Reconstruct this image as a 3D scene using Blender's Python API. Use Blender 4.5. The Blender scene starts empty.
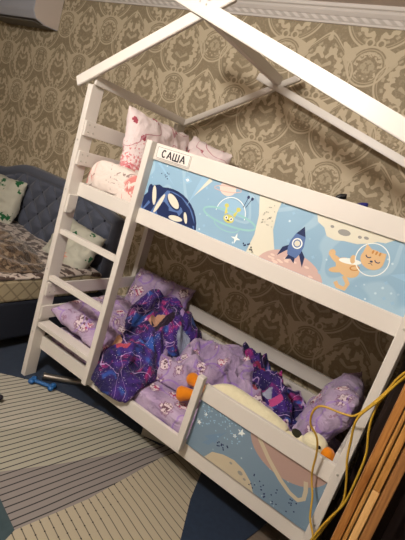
import bpy, bmesh, math, random
from mathutils import Vector, Matrix, noise
random.seed(7)
PI=math.pi
col=bpy.context.scene.collection

# ------------------------------------------------------------------ helpers
def hexc(h):
    h=h.lstrip('#'); r=[int(h[i:i+2],16)/255 for i in (0,2,4)]
    return tuple((c/12.92 if c<=.04045 else ((c+.055)/1.055)**2.4) for c in r)+(1,)
def mat(name,c,rough=.6,metal=0,spec=.4,sheen=0):
    m=bpy.data.materials.new(name); m.use_nodes=True
    b=m.node_tree.nodes['Principled BSDF']
    b.inputs['Base Color'].default_value=hexc(c) if isinstance(c,str) else c
    b.inputs['Roughness'].default_value=rough; b.inputs['Metallic'].default_value=metal
    b.inputs['Specular IOR Level'].default_value=spec
    if sheen: b.inputs['Sheen Weight'].default_value=sheen
    return m
class N:
    """small node-expression wrapper"""
    T=None
    def __init__(s,o): s.o=o
    @staticmethod
    def op(k,*a):
        n=N.T.nodes.new('ShaderNodeMath'); n.operation=k
        for i,x in enumerate(a):
            if isinstance(x,N): N.T.links.new(x.o,n.inputs[i])
            else: n.inputs[i].default_value=float(x)
        return N(n.outputs[0])
    def __add__(s,b): return N.op('ADD',s,b)
    __radd__=__add__
    def __sub__(s,b): return N.op('SUBTRACT',s,b)
    def __rsub__(s,b): return N.op('SUBTRACT',b,s)
    def __mul__(s,b): return N.op('MULTIPLY',s,b)
    __rmul__=__mul__
    def __truediv__(s,b): return N.op('DIVIDE',s,b)
def nmin(a,b): return N.op('MINIMUM',a,b)
def nmax(a,b): return N.op('MAXIMUM',a,b)
def absn(a): return N.op('ABSOLUTE',a)
def sqrtn(a): return N.op('SQRT',a)
def step(a,lo,hi):          # smooth 0..1
    n=N.T.nodes.new('ShaderNodeMapRange'); n.interpolation_type='SMOOTHSTEP'
    N.T.links.new(a.o,n.inputs[0]); n.inputs[1].default_value=lo; n.inputs[2].default_value=hi
    n.inputs[3].default_value=0; n.inputs[4].default_value=1
    if lo>hi:
        n.inputs[1].default_value=hi; n.inputs[2].default_value=lo; n.inputs[3].default_value=1; n.inputs[4].default_value=0
    return N(n.outputs[0])
def wrapn(a,p): return N.op('WRAP',a,p/2,-p/2)
def band(d,c,w,s=.3): return step(absn(d-c),w*(1+s),w*(1-s))
def coords(scale=(1,1,1)):
    t=N.T.nodes.new('ShaderNodeTexCoord'); s=N.T.nodes.new('ShaderNodeSeparateXYZ')
    N.T.links.new(t.outputs['Object'],s.inputs[0])
    return [N(s.outputs[i]) for i in range(3)]
def vec(x,y,z):
    c=N.T.nodes.new('ShaderNodeCombineXYZ')
    for i,a in enumerate((x,y,z)):
        if isinstance(a,N): N.T.links.new(a.o,c.inputs[i])
        else: c.inputs[i].default_value=a
    return c.outputs[0]
def noisen(v,scale,detail=2,rough=.5,dist=0):
    n=N.T.nodes.new('ShaderNodeTexNoise'); n.inputs['Scale'].default_value=scale
    n.inputs['Detail'].default_value=detail; n.inputs['Roughness'].default_value=rough; n.inputs['Distortion'].default_value=dist
    if v is not None: N.T.links.new(v,n.inputs['Vector'])
    return N(n.outputs[0])
def voron(v,scale,out=0,rand=1):
    n=N.T.nodes.new('ShaderNodeTexVoronoi'); n.inputs['Scale'].default_value=scale; n.inputs['Randomness'].default_value=rand
    N.T.links.new(v,n.inputs['Vector']); return n.outputs[out]
def mixc(f,a,b):
    n=N.T.nodes.new('ShaderNodeMix'); n.data_type='RGBA'
    if isinstance(f,N): N.T.links.new(f.o,n.inputs[0])
    else: n.inputs[0].default_value=f
    for i,c in ((6,a),(7,b)):
        if isinstance(c,str): n.inputs[i].default_value=hexc(c)
        else: N.T.links.new(c,n.inputs[i])
    return n.outputs[2]
def start(name,rough=.6,spec=.4,sheen=0):
    m=mat(name,'#808080',rough,0,spec,sheen); N.T=m.node_tree
    return m,m.node_tree.nodes['Principled BSDF']
def setc(b,c): N.T.links.new(c,b.inputs['Base Color'])
def bump(b,h,strength=.3,dist=.01):
    n=N.T.nodes.new('ShaderNodeBump'); n.inputs['Strength'].default_value=strength; n.inputs['Distance'].default_value=dist
    N.T.links.new(h.o,n.inputs['Height']); N.T.links.new(n.outputs[0],b.inputs['Normal'])
def octv():
    t=N.T.nodes.new('ShaderNodeTexCoord'); return t.outputs['Object']

def empty(name,loc=(0,0,0),label=None,cat=None,group=None):
    o=bpy.data.objects.new(name,None); o.location=loc; o.empty_display_size=.1; col.objects.link(o)
    tag(o,label,cat,group); return o
def tag(o,label=None,cat=None,group=None,kind=None):
    if label:o['label']=label
    if cat:o['category']=cat
    if group:o['group']=group
    if kind:o['kind']=kind
    return o
def obj(name,bm,m,parent=None,smooth=False):
    me=bpy.data.meshes.new(name); bmesh.ops.recalc_face_normals(bm,faces=bm.faces); 
    bm.to_mesh(me); bm.free()
    for x in (m if isinstance(m,(list,tuple)) else [m]): me.materials.append(x)
    if smooth:
        for p in me.polygons: p.use_smooth=True
    o=bpy.data.objects.new(name,me); col.objects.link(o)
    if parent is not None:
        o.parent=parent
        o.matrix_parent_inverse=Matrix.Translation(-parent.location)
    return o
def add_box(bm,a,b,bev=.003,mi=0,M=None):
    x0,y0,z0=a;x1,y1,z1=b
    r=bmesh.ops.create_cube(bm,size=1)
    vs=r['verts']
    for v in vs:
        v.co=Vector(((x0+x1)/2+v.co.x*(x1-x0),(y0+y1)/2+v.co.y*(y1-y0),(z0+z1)/2+v.co.z*(z1-z0)))
    es=list({e for v in vs for e in v.link_edges})
    fs=list({f for v in vs for f in v.link_faces})
    if bev:
        rr=bmesh.ops.bevel(bm,geom=es,offset=min(bev,abs(x1-x0)/3,abs(y1-y0)/3,abs(z1-z0)/3),segments=2,affect='EDGES',profile=.6)
        vs=list({v for v in rr['verts']}|{v for v in vs if v.is_valid})
        fs=list({f for v in vs for f in v.link_faces})
    for f in fs:
        if f.is_valid: f.material_index=mi
    if M is not None:
        for v in vs: v.co=M@v.co
    return vs
def box(name,a,b,m,parent=None,bev=.003):
    bm=bmesh.new(); add_box(bm,a,b,bev); return obj(name,bm,m,parent)
def add_prism(bm,pts,y0,y1,mi=0):
    """polygon in x,z extruded along y"""
    f=[bm.verts.new((x,y0,z)) for x,z in pts]; g=[bm.verts.new((x,y1,z)) for x,z in pts]
    n=len(pts); fs=[bm.faces.new(f),bm.faces.new(g[::-1])]
    for i in range(n): fs.append(bm.faces.new((f[i],g[i],g[(i+1)%n],f[(i+1)%n])))
    for q in fs:q.material_index=mi
def plank(name,p,q,h,y0,y1,m,parent):
    """board whose upper edge runs p->q in the x,z plane, h = width measured square to it"""
    d=(Vector(q)-Vector(p)).normalized(); nrm=Vector((d.y,-d.x))*h
    bm=bmesh.new(); add_prism(bm,[tuple(p),tuple(q),tuple(Vector(q)+nrm),tuple(Vector(p)+nrm)],y0,y1)
    bmesh.ops.bevel(bm,geom=list(bm.edges),offset=.003,segments=2,affect='EDGES')
    return obj(name,bm,m,parent)
def tube(name,pts,r,m,parent=None,n=10,closed=False):
    """smooth tube through points (Catmull-Rom)"""
    P=[Vector(p) for p in pts]; out=[]; rr=[]
    R=r if isinstance(r,(list,tuple)) else [r]*len(P)
    for i in range(len(P)-1):
        a=P[max(i-1,0)];b=P[i];c=P[i+1];d=P[min(i+2,len(P)-1)]
        for k in range(6):
            t=k/6; out.append(.5*((2*b)+(c-a)*t+(2*a-5*b+4*c-d)*t*t+(3*b-a-3*c+d)*t**3)); rr.append(R[i]*(1-t)+R[i+1]*t)
    out.append(P[-1]); rr.append(R[-1])
    bm=bmesh.new(); rings=[]; up=Vector((0,0,1)); prev=None
    for i,p in enumerate(out):
        t=(out[min(i+1,len(out)-1)]-out[max(i-1,0)]).normalized()
        if prev is None: prev=t.orthogonal().normalized()
        prev=(prev-t*prev.dot(t)).normalized(); b=t.cross(prev)
        rings.append([bm.verts.new(p+(prev*math.cos(2*PI*k/n)+b*math.sin(2*PI*k/n))*rr[i]) for k in range(n)])
    for i in range(len(rings)-1):
        for k in range(n): bm.faces.new((rings[i][k],rings[i][(k+1)%n],rings[i+1][(k+1)%n],rings[i+1][k]))
    bm.faces.new(rings[0][::-1]); bm.faces.new(rings[-1])
    return obj(name,bm,m,parent,True)
def ell(bm,c,r,seg=20,rot=None,mi=0,fn=None):
    q=bmesh.ops.create_uvsphere(bm,u_segments=seg,v_segments=max(8,seg//2),radius=1)
    for v in q['verts']:
        p=v.co.copy()
        if fn: p=fn(p)
        p=Vector((p.x*r[0],p.y*r[1],p.z*r[2]))
        if rot is not None:p=rot@p
        v.co=p+Vector(c)
    for f in {f for v in q['verts'] for f in v.link_faces}: f.material_index=mi
def fb(x,y,z=0,o=4): return noise.fractal(Vector((x,y,z)),.6,2.1,o)
def ridg(x,y,z=0):
    return 1-abs(noise.noise(Vector((x,y,z))))*2.4
def cloth(name,poly,top,base,m,parent=None,p=3.,nr=46,nt=150,wob=.012,seed=0):
    """crumpled cloth heap: polygon outline (x,y) ; top(x,y) height ; base(x,y) rim height"""
    c=Vector((sum(a for a,_ in poly)/len(poly),sum(b for _,b in poly)/len(poly)))
    n=len(poly)
    def rim(t):
        u=t*n; i=int(u)%n; f=u-int(u)
        a=[Vector(poly[(i+k)%n]) for k in (-1,0,1,2)]
        return .5*((2*a[1])+(a[2]-a[0])*f+(2*a[0]-5*a[1]+4*a[2]-a[3])*f*f+(3*a[1]-a[0]-3*a[2]+a[3])*f**3)
    bm=bmesh.new(); rings=[]
    ctr=bm.verts.new((c.x,c.y,top(c.x,c.y)))
    for j in range(1,nr+1):
        s=j/nr; s2=1-(1-s)**1.35; row=[]
        for k in range(nt):
            e=rim(k/nt); d=e-c
            w=1+wob/max(d.length,.05)*2*fb(k/nt*9+seed,seed,math.sin(k/nt*6.28)*2)*s2
            q=c+d*s2*w
            f=(1-s2**(p*2))**.5 if s2<1 else 0
            b=base(q.x,q.y); t=top(q.x,q.y)
            row.append(bm.verts.new((q.x,q.y,b+(t-b)*f)))
        rings.append(row)
    for k in range(nt): bm.faces.new((ctr,rings[0][k],rings[0][(k+1)%nt]))
    for j in range(nr-1):
        for k in range(nt): bm.faces.new((rings[j][k],rings[j+1][k],rings[j+1][(k+1)%nt],rings[j][(k+1)%nt]))
    low=[bm.verts.new((v.co.x*.97+c.x*.03,v.co.y*.97+c.y*.03,v.co.z-.012)) for v in rings[-1]]
    for k in range(nt): bm.faces.new((rings[-1][k],low[k],low[(k+1)%nt],rings[-1][(k+1)%nt]))
    bm.faces.new(low)
    return obj(name,bm,m,parent,True)
def pillow(name,w,h,t,M,m,parent=None,seed=0,wr=.012,n=40,frill=0):
    """cushion w x h, thickness t, in local x,y ; M places it"""
    bm=bmesh.new(); G={}
    for s in (1,-1):
        for i in range(n+1):
            for j in range(n+1):
                edge=i in(0,n) or j in(0,n)
                if s==-1 and edge: G[s,i,j]=G[1,i,j]; continue
                u=math.sin((i/n*2-1)*PI/2); v=math.sin((j/n*2-1)*PI/2)
                th=max(0,(1-u**4))**.55*max(0,(1-v**4))**.55
                pin=1-.10*(1-abs(u))*0-.07*(v*v)*(1-u*u)*0
                x=u*w/2*(1-.07*(1-v*v)*abs(u)**3*-1-.06*v*v*0); y=v*h/2
                x=u*w/2*(1-.08*(1-v*v)*0-.05*(1-abs(v)**3)*abs(u)**6); y=v*h/2*(1-.05*(1-abs(u)**3)*abs(v)**6)
                z=s*t/2*th
                z+=wr*th*fb(u*2.2+seed,v*2.2,s*3+seed)+wr*.7*th*ridg(u*3+seed*2,v*1.5+u,seed)*s
                x+=.012*fb(v*3,seed,u); y+=.012*fb(u*3,seed+5,v)
                G[s,i,j]=bm.verts.new(M@Vector((x,y,z)))
        for i in range(n):
            for j in range(n):
                bm.faces.new((G[s,i,j],G[s,i+1,j],G[s,i+1,j+1],G[s,i,j+1]))
    return obj(name,bm,m,parent,True)
def frame(o,x,y):      # matrix from origin, local x axis, local y axis
    x=Vector(x).normalized(); y=Vector(y); y=(y-x*y.dot(x)).normalized(); z=x.cross(y)
    return Matrix(((x.x,y.x,z.x,o[0]),(x.y,y.y,z.y,o[1]),(x.z,y.z,z.z,o[2]),(0,0,0,1)))

# ------------------------------------------------------------------ materials
m_white,b=start('white painted wood',.42,.45)
v=octv(); setc(b,mixc(noisen(v,6,3)*.5,'#d3cec7','#cac4bb')); bump(b,noisen(v,90,2),.05,.002)
m_screw=mat('screw cap','#b9b6ad',.4,.3)
m_plain_ceiling=mat('ceiling paint','#c8bbb2',.9)
m_crown,b=start('plaster crown',.8)
x,y,z=coords()
rope=N.op('SINE',(x*1.0+z*1.6)*95)
setc(b,mixc(step(rope,-.6,.6)*band(z,2.792,.013),'#cfc9c4','#b4ada7'))
m_wallplain=mat('plain wall','#a89e8c',.9)
m_laminate,b=start('laminate',.45)
x,y,z=coords(); setc(b,mixc(noisen(vec(x*2,y*14,0),3,4),'#5c5046','#84786a'))

# wallpaper damask : repeat .575 x .70 half drop, built from the pattern of the paper itself
m_paper,b=start('damask wallpaper',.75,.25)
x,y,z=coords()
A,B=.575,.70
def seg(px,pz,ax,az,bx,bz,ra,rb):
    """tapering leaf between two points; <1 inside"""
    L=math.hypot(bx-ax,bz-az); ux,uz=(bx-ax)/L,(bz-az)/L
    t=((px-ax)*ux+(pz-az)*uz)/L
    tc=nmin(nmax(t,N.op('ADD',0,0)),N.op('ADD',1,0))
    dx=px-ax-tc*(ux*L); dz=pz-az-tc*(uz*L)
    return sqrtn(dx*dx+dz*dz)/(ra+tc*(rb-ra))
def motif(U,V,seed):
    u0=wrapn(U,A); v0=wrapn(V-.08,B)+.08; au=absn(u0)
    nv=vec(au,v0,seed)
    n1=noisen(nv,14,2)-.5; n2=noisen(nv,38,2)-.5
    au2=au+n2*.016; v2=v0+n1*.016
    ang=N.op('ARCTAN2',v0-.17,au)
    nar=1-step(v0,.19,.46)*.62
    dx=au/(nar*.205); dz=(v0-.182)/.185
    dz=nmin(dz,dz*.82)
    d=sqrtn(dx*dx+dz*dz)
    out=band(d,1.03,.030)
    out=nmax(out,band(d,.945,.015)*.6)
    bead=step(N.op('SINE',ang*16.0),.1,.5)*band(d,.81,.045)
    out=nmax(out,bead*.7)
    lob=N.op('SINE',ang*15.0)*.035+n1*.35
    cl=band(d+lob+n2*.25,.61,.10,.15)
    out=nmax(out,cl*step(au,.012,.02))
    out=nmax(out,step(seg(au2,v2,.015,.27,.055,.315,.012,.016),1.1,.9))
    out=nmax(out,step(seg(au2,v2,.0,.21,.045,.235,.008,.013),1.1,.9)*.8)
    out=nmax(out,step(seg(au2,v2,.0,.12,.05,.15,.006,.012),1.1,.9)*.6)
    out=nmax(out,step(seg(au,v0,.0,.385,.0,.425,.017,.005),1.1,.9))
    # cartouche
    cx=au/.108; cz=(v0+.105)/.105
    e=sqrtn(cx*cx+cz*cz)
    inside=step(e,1.02,1.10)
    out=out*step(e,1.0,1.06)
    out=nmax(out,band(e,1.10,.055)); out=nmax(out,band(e,.93,.03)*.7)
    ca=N.op('ARCTAN2',v0+.105,au)
    out=nmax(out,step(n2+n1*.6,-.02,.03)*band(e+n2*.3,.70,.14))
    out=nmax(out,band(e+n2*.8+n1*.5,.25,.10)*.6)
    # scrolls between the two
    sx=(au-.034)/.026; sz=(v0-.030)/.026; sc_=sqrtn(sx*sx+sz*sz)
    out=nmax(out*step(sc_,.9,1.1),band(sc_,.85,.22))
    out=nmax(out,step(seg(au,v0,.05,.012,.12,-.025,.010,.018),1.1,.9))
    # pale wings beside the cartouche
    out=nmax(out,step(seg(au2,v2,.125,-.055,.185,.012,.034,.010),1.08,.95))
    out=nmax(out,step(seg(au2,v2,.10,-.165,.155,-.07,.006,.016),1.08,.9)*.9)
    return out
mA=motif(x-.6,z-1.95,0.)
mB=motif(x-.6-A/2,z-1.95-B/2,3.)
pat=nmax(mA,mB)
nn=noisen(vec(x,0,z),60,3)
vein=step(noisen(vec(x,0,z),34,3,.6,1.2),.52,.60)*.22
pat=nmax(pat,vein)
pat=nmin(nmax(pat+(nn-.5)*.22,N.op('ADD',0,0)),N.op('ADD',1,0))
grd=mixc(noisen(vec(x,0,z),3,2)*.5+step(nn,.4,.7)*.2,'#94876f','#8a7d66')
setc(b,mixc(pat*.85,grd,'#c9bca2'))

# lavender cotton with small cartoon-like motifs (generic spots)
def lavender(name,seed,base='#b8a5c0',base2='#9c86ab'):
    m,b=start(name,.85,.2,.15)
    v=octv(); n=noisen(v,7,3)
    c=mixc(step(n,.35,.7),base,base2)
    x,y,z=coords()
    vv=vec(x+seed,y,z*.8)
    dist=N(voron(vv,10,0)); cc=voron(vv,10,1)
    sp=N.T.nodes.new('ShaderNodeSeparateColor'); N.T.links.new(cc,sp.inputs[0]); hue=N(sp.outputs[0]); keep=step(N(sp.outputs[1]),.42,.45)
    n2=noisen(v,60,2)
    d=dist+(n2-.5)*.5
    blob=step(d,.38,.32)*keep; ring=band(d,.38,.05)*keep
    mc=mixc(step(n2,.48,.56),'#d9c9cf',mixc(step(hue,.4,.42),'#a5325f','#6a4a58'))
    c=mixc(blob,c,mc); c=mixc(ring*.55,c,'#7b4468')
    c=mixc(band(N(voron(vec(x,y,z+3.3+seed),6,0)),.5,.03)*.5,c,'#8a5fc0')
    setc(b,c); bump(b,noisen(v,9,4,.55,1.5),1.0,.035)
    return m
m_lav=lavender('lavender cotton',0); m_lav2=lavender('lavender duvet cotton',4.2,'#b09dba','#917da0'); m_lav3=lavender('lavender pillow cotton',9.1)
def galaxy(name,patches):
    m,b=start(name,.8,.25,.1)
    x,y,z=coords(); v=octv()
    n=noisen(v,4.5,3,.55,1.2); n2=noisen(vec(x+5,y,z),6,3,.6,1.5)
    c=mixc(step(n,.38,.62),'#1d1748','#42287a')
    c=mixc(step(n2,.52,.66),c,'#a22d74')
    c=mixc(step(noisen(vec(x,y+9,z),6,2,.5,1),.58,.68),c,'#2f55a8')
    st=step(N(voron(v,75,0)),.16,.10); c=mixc(st*step(n,.35,.5),c,'#e9e4f4')
    ln=band(noisen(vec(x+2,y+1,z),5,1,.4,1),.5,.008); c=mixc(ln*.55,c,'#d7b6ea')
    for (px,py,pz,rx,ry,colr) in patches:
        dx=(x-px)/rx; dy=(y-py)/ry
        d=sqrtn(dx*dx+dy*dy)+(noisen(v,30,2)-.5)*.5
        c=mixc(step(d,1.0,.88),c,colr)
    setc(b,c); bump(b,noisen(v,9,4,.55,1.5),1.0,.035)
    return m

def floral(name,sc=9,base='#ddd2ca',c1='#c46a68',thr=.56):
    m,b=start(name,.85,.2,.1)
    v=octv(); n=noisen(v,sc,3,.6,1.5); f=noisen(v,sc*.45,1)
    c=mixc(step(n,thr,thr+.06)*step(f,.40,.47),base,c1)
    c=mixc(step(noisen(v,sc*2.2,2,.6,2),.64,.68),c,'#8f7d78')
    setc(b,c); bump(b,noisen(v,10,3,.5,1.2),.8,.02); return m
m_floral=floral('coral floral cotton',7,'#d8ccc4','#c67a74',.46); 
m_star,b=start('white pink star cotton',.85,.2,.1)
x,y,z=coords(); v=octv()
vv=vec(x,y,z); dd=N(voron(vv,11,0)); an=noisen(v,55,1)
c=mixc(noisen(v,5,2)*.6,'#e2d6d4','#cdb8bb')
c=mixc(step(dd+(an-.5)*.35,.22,.17),c,'#a24a58')
c=mixc(band(noisen(vec(x+3,y,z),4,1,.4,.8),.5,.01),c,'#b98890')
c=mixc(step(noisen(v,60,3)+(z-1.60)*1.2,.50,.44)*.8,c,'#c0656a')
setc(b,c); bump(b,noisen(v,10,3,.5,1.2),.8,.02)

m_blue,b=start('tufted blue grey fabric',.85,.25,.2)
v=octv(); setc(b,mixc(noisen(v,160,2),'#474c59','#5b6172')); bump(b,noisen(v,220,2),.2,.002)
m_blue_d=mat('dark blue upholstery','#1a1f2c',.9)
m_matt,b=start('quilted cream mattress',.8)
x,y,z=coords()
q=nmin(absn(wrapn(y+z,.11)),absn(wrapn(y-z,.11)))
setc(b,mixc(step(q,.012,.004),'#a79b7f','#857a62'))
m_camo,b=start('brown patterned blanket',.95,.1,.3)
v=octv(); n=noisen(v,11,4,.65,.8)
c=mixc(step(n,.42,.56),'#3a2d22','#6f5c48'); c=mixc(step(noisen(v,18,3),.56,.64),c,'#8d7c66')
setc(b,c); bump(b,noisen(v,70,4),.9,.012)
m_brownwhite,b=start('brown and white patterned throw edge',.95,.1,.3)
v=octv(); n=noisen(v,15,2,.5,.6)
setc(b,mixc(step(n,.46,.54),'#4a3a34','#bcb0a6'))
m_leaf,b=start('white cotton with green leaves',.85,.2,.1)
v=octv(); x,y,z=coords()
dd=N(voron(vec(x+.3,y,z+.13),6.5,0)); w=noisen(v,30,2)
c=mixc(noisen(v,5,2)*.6,'#c3c2b4','#a5a698')
c=mixc(step(dd+(w-.5)*.65,.26,.22),c,'#23603a')
c2=N(voron(vec(x+1.9,y+.7,z),3.4,0)); c=mixc(step(c2+(w-.5)*.2,.17,.13),c,'#cf8a78')
setc(b,c); bump(b,noisen(v,14,3),.5,.01)
m_plush,b=start('white plush',.95,.1,.4)
v=octv(); setc(b,mixc(noisen(v,40,3),'#e6dfbf','#d6cdaa')); bump(b,noisen(v,110,3),.8,.006)
m_orange,b=start('orange plush',.9,.1,.3)
v=octv(); setc(b,mixc(noisen(v,30,2),'#e08a1c','#c96f10')); bump(b,noisen(v,110,3),.5,.004)
m_black=mat('black plastic','#0c0b0d',.45)
m_dkgreen=mat('dark olive fabric','#2a2a18',.9)
m_navyobj=mat('deep blue plastic','#1d1f66',.4)
m_bone=mat('blue rubber','#245a94',.45)
m_cord=mat('yellow rubber cable','#b8922a',.45,0,.5)
m_steel=mat('brushed metal tube','#8d8780',.3,.8)
m_acw=mat('air conditioner plastic','#a7aab4',.4)
m_acs=mat('air conditioner side plastic','#c3b7ae',.5)
m_acd=mat('air conditioner underside','#65605a',.6)
m_lattewhite=mat('white box card','#8f8b82',.8)
m_tooth=mat('dark shelf','#241c18',.7)
def wood(name,c1,c2,s=1):
    m,b=start(name,.5,.35)
    x,y,z=coords(); n=noisen(vec(x*9,y*9,z*.9),4,4,.6,1.2); g=noisen(vec(x*60,y*60,z*2),3,3)
    c=mixc(step(n*.6+g*.4,.32,.66),c1,c2); setc(b,c); bump(b,g,.15,.003); return m
m_w1=wood('orange varnished wood','#855222','#b57e42'); m_w2=wood('honey wood','#94642c','#bf8d4c'); m_w3=wood('pale sawn wood','#c9995a','#dfb67a'); m_w4=wood('brown stained wood','#77502c','#a87543')
m_dkfill=wood('dark wardrobe wood','#1d1310','#2c1e17')  # near-black tone for the added fillers at the right edge

# ------------------------------------------------------------------ room shell
WY=.95; CZ=2.86
XL,XR,YF=-3.3,3.6,-3.4
def wallbox(name,a,b_,m):
    o=box(name,a,b_,m,None,0); tag(o,kind='structure'); return o
wallbox('wall_back',(XL-.1,WY,0),(XR+.1,WY+.1,CZ),m_paper)
wallbox('wall_left',(XL-.1,YF,0),(XL,WY,CZ),m_wallplain)
wallbox('wall_right',(XR,YF,0),(XR+.1,WY,CZ),m_wallplain)
wallbox('wall_front',(XL-.1,YF-.1,0),(XR+.1,YF,CZ),m_wallplain)
wallbox('floor',(XL-.1,YF-.1,-.1),(XR+.1,WY+.1,0),m_laminate)
wallbox('ceiling',(XL-.1,YF-.1,CZ),(XR+.1,WY+.1,CZ+.1),m_plain_ceiling)
# crown moulding on the back wall
bm=bmesh.new()
prof=[(0,2.765),(-.012,2.765),(-.016,2.775),(-.022,2.780),(-.026,2.79),(-.026,2.803),(-.034,2.808),(-.05,2.822),(-.058,2.835),(-.07,2.84),(-.07,CZ),(0,CZ)]
va=[bm.verts.new((XL,WY+p,q)) for p,q in prof]; vb=[bm.verts.new((XR,WY+p,q)) for p,q in prof]
for i in range(len(prof)): bm.faces.new((va[i],va[(i+1)%len(prof)],vb[(i+1)%len(prof)],vb[i]))
bm.faces.new(va); bm.faces.new(vb[::-1])
tag(obj('trim_1',bm,m_crown),kind='structure')
tag(box('baseboard_back',(XL,WY-.015,0),(XR,WY,.07),m_laminate),kind='structure')

# ------------------------------------------------------------------ rug (patchwork of striped pieces)
def striped(name,base,line,dx,dy,per,wd,dots=False,base2=None):
    m,b=start(name,.95,.1,.2)
    x,y,z=coords(); v=octv()
    L=math.hypot(dx,dy); dx/=L; dy/=L
    s=x*(-dy)+y*dx; t=x*dx+y*dy
    s=s+(noisen(v,3,1)-.5)*.012
    ln=band(wrapn(s,per),0.,wd,.35)
    if dots:
        dt=sqrtn((wrapn(s,per)/.0042)*(wrapn(s,per)/.0042)+(wrapn(t,.05)/.004)*(wrapn(t,.05)/.004))
        ln=nmax(ln*.8,step(dt,1.1,.8)*step(x+y*.2,1.16,1.10))
    c=mixc(noisen(v,260,2)*.8,base,base2 or base)
    setc(b,mixc(ln,c,line)); bump(b,noisen(v,300,2),.3,.003); return m
m_rA=striped('cream striped pile','#a6a396','#2b2a2c',.14,.741,.0365,.0032,base2='#949185')
m_rA2=striped('grey cream striped pile','#9c9a8b','#2b2a2c',.14,.741,.0365,.0032,base2='#8b897b')
m_rB=striped('mauve grey striped pile','#827c78','#27262a',.14,.741,.0365,.0032,base2='#716c69')
m_rC=striped('beige stitched pile','#a39a85','#2b2724',.358,-.09,.041,.0022,True,'#938b78')
m_rN,b=start('navy pile',.95,.1,.3); v=octv(); setc(b,mixc(noisen(v,40,3),'#101d31','#1a2d43'))
m_rT,b=start('teal grey pile',.95,.1,.3); v=octv(); setc(b,mixc(noisen(v,40,3),'#2a3a40','#3a4a4e'))
tag(obj('rug',(lambda bm:bm)(bmesh.new()),m_rN)) if False else None
bm=bmesh.new()
ZR=.008
def patch(pts,mi):
    f=bm.faces.new([bm.verts.new((px,py,ZR)) for px,py in pts]); f.material_index=mi
# shared corner points, floor coordinates
P0=(-1.2,-1.0);P1=(-.07,-.178);P2=(.10,-.045);P3=(.33,.05);P4=(.60,.135);P5=(.93,.19)
Q1=(.34,-1.0)
R1=(.676,-.617);R2=(.80,-.36);R3=(.954,.023);R4=(1.03,.21)
T1=(.38,-.75)
S1=(.83,-.83);S2=(.99,-.74);S3=(1.06,-.40);S4=(1.085,-.10);S5=(1.10,.13);S6=(1.13,.25);S7=(1.29,.36)
patch([(-1.9,-.95),P1,P2,P3,P4,P5,R4,(1.06,.26),S7,(1.34,.75),(-.15,.75),(-.28,.30)],0)
patch([(-1.9,-.95),(-1.2,-2.2),(.0,-1.3),(.409,-.457),(.62,-.10),(.80,.16),P5,P4,P3,P2,P1],1)
patch([(.409,-.457),(.0,-1.3),(.45,-1.2),R1,R2,R3,R4,P5,(.80,.16),(.62,-.10)],2)
patch([R1,(.45,-1.2),(.70,-1.05),(.815,-.70),S2,S3,S4,S5,S6,(1.06,.26),R4,R3,R2],3)
patch([(.70,-1.05),(.45,-1.2),(.7,-1.9),(1.5,-1.9),(1.1,-1.1),S2,(.815,-.70)],4)
patch([S2,(1.1,-1.1),(1.5,-1.9),(2.1,-1.9),(1.505,-.207),(1.398,.03),S7,(1.06,.26),S6,S5,S4,S3],5)
patch([(1.505,-.207),(2.1,-1.9),(2.6,-1.6),(1.73,.02),(1.77,.24),(1.80,.75),(1.34,.75),S7,(1.398,.03)],0)
bmesh.ops.remove_doubles(bm,verts=bm.verts,dist=.0005)
top_faces=list(bm.faces)
for f in top_faces:
    f.normal_update()
    if f.normal.z<0: f.normal_flip()
bmesh.ops.triangulate(bm,faces=top_faces)
r=bmesh.ops.extrude_face_region(bm,geom=list(bm.faces))
for vv in [g for g in r['geom'] if isinstance(g,bmesh.types.BMVert)]: vv.co.z=0.001
rug=obj('rug',bm,[m_rN,m_rA,m_rA2,m_rB,m_rT,m_rC])
tag(rug,'patchwork rug of striped cream, mauve, beige and navy pieces on the floor','rug')

# ------------------------------------------------------------------ bunk bed
bed=empty('bunk_bed',(0,0,0),'white painted wooden house-shaped bunk bed with ladder and space-themed guard panels','bunk bed')
PF,PB=-.06,.03
def post(name,x0,x1,y0,y1,z0,z1): return box(name,(x0,y0,z0),(x1,y1,z1),m_white,bed,.004)
fl=post('post',-.01,.03,PF,PB,0,1.92)
post('post',1.968,2.008,PF,PB,0,1.92)
post('post',-.01,.03,.79,.88,0,1.92)
post('post',1.968,2.008,.79,.88,0,1.92)
# front rails
RY0,RY1=.0109,.033
e0,e1=.031,1.967
box('side_rail',(e0,RY0,1.277),(e1,RY1,1.360),m_white,bed)       # upper bunk rail
box('side_rail',(e0,RY0,.204),(e1,RY1,.296),m_white,bed)          # lower bunk rail
for (za,zb) in ((1.277,1.36),(.204,.296),(1.63,1.716),(1.46,1.545),(.587,.679),(.44,.53)):
    box('back_rail',(e0,.84,za),(e1,.862,zb),m_white,bed)
# end panels : rails running across
for X0,X1 in ((.0305,.046),(1.946,1.9675)):
    for (za,zb) in ((1.634,1.722),(1.46,1.545),(1.277,1.36),(.607,.695),(.44,.53),(.204,.296)):
        ya=.034 if (za in (1.277,.204) or X0>1) else -.055
        box('end_rail',(X0,ya,za),(X1,.839 if za!=9 else .88,zb),m_white,bed)
    box('roof_side_rail',(X0,-.055,1.921),(X1,.875,1.972),m_white,bed)
# screw caps on the inner face of the ladder post where the end rails meet it
for zz in (1.70,1.66,1.525,1.485,.67,.63):
    for yy in (-.03,.01):
        bm=bmesh.new(); ell(bm,(.0465,yy,zz),(.0025,.006,.006),10); obj('screw_cap',bm,m_screw,bed,True)
for xx,zz in ((.01,1.60),(.01,1.30),(.01,.78),(1.988,1.33),(1.988,.66),(1.988,.40),(.012,.335)):
    bm=bmesh.new(); ell(bm,(xx,PF-.001,zz),(.006,.003,.006),12); obj('bolt_cap',bm,m_screw,bed,True)
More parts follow.
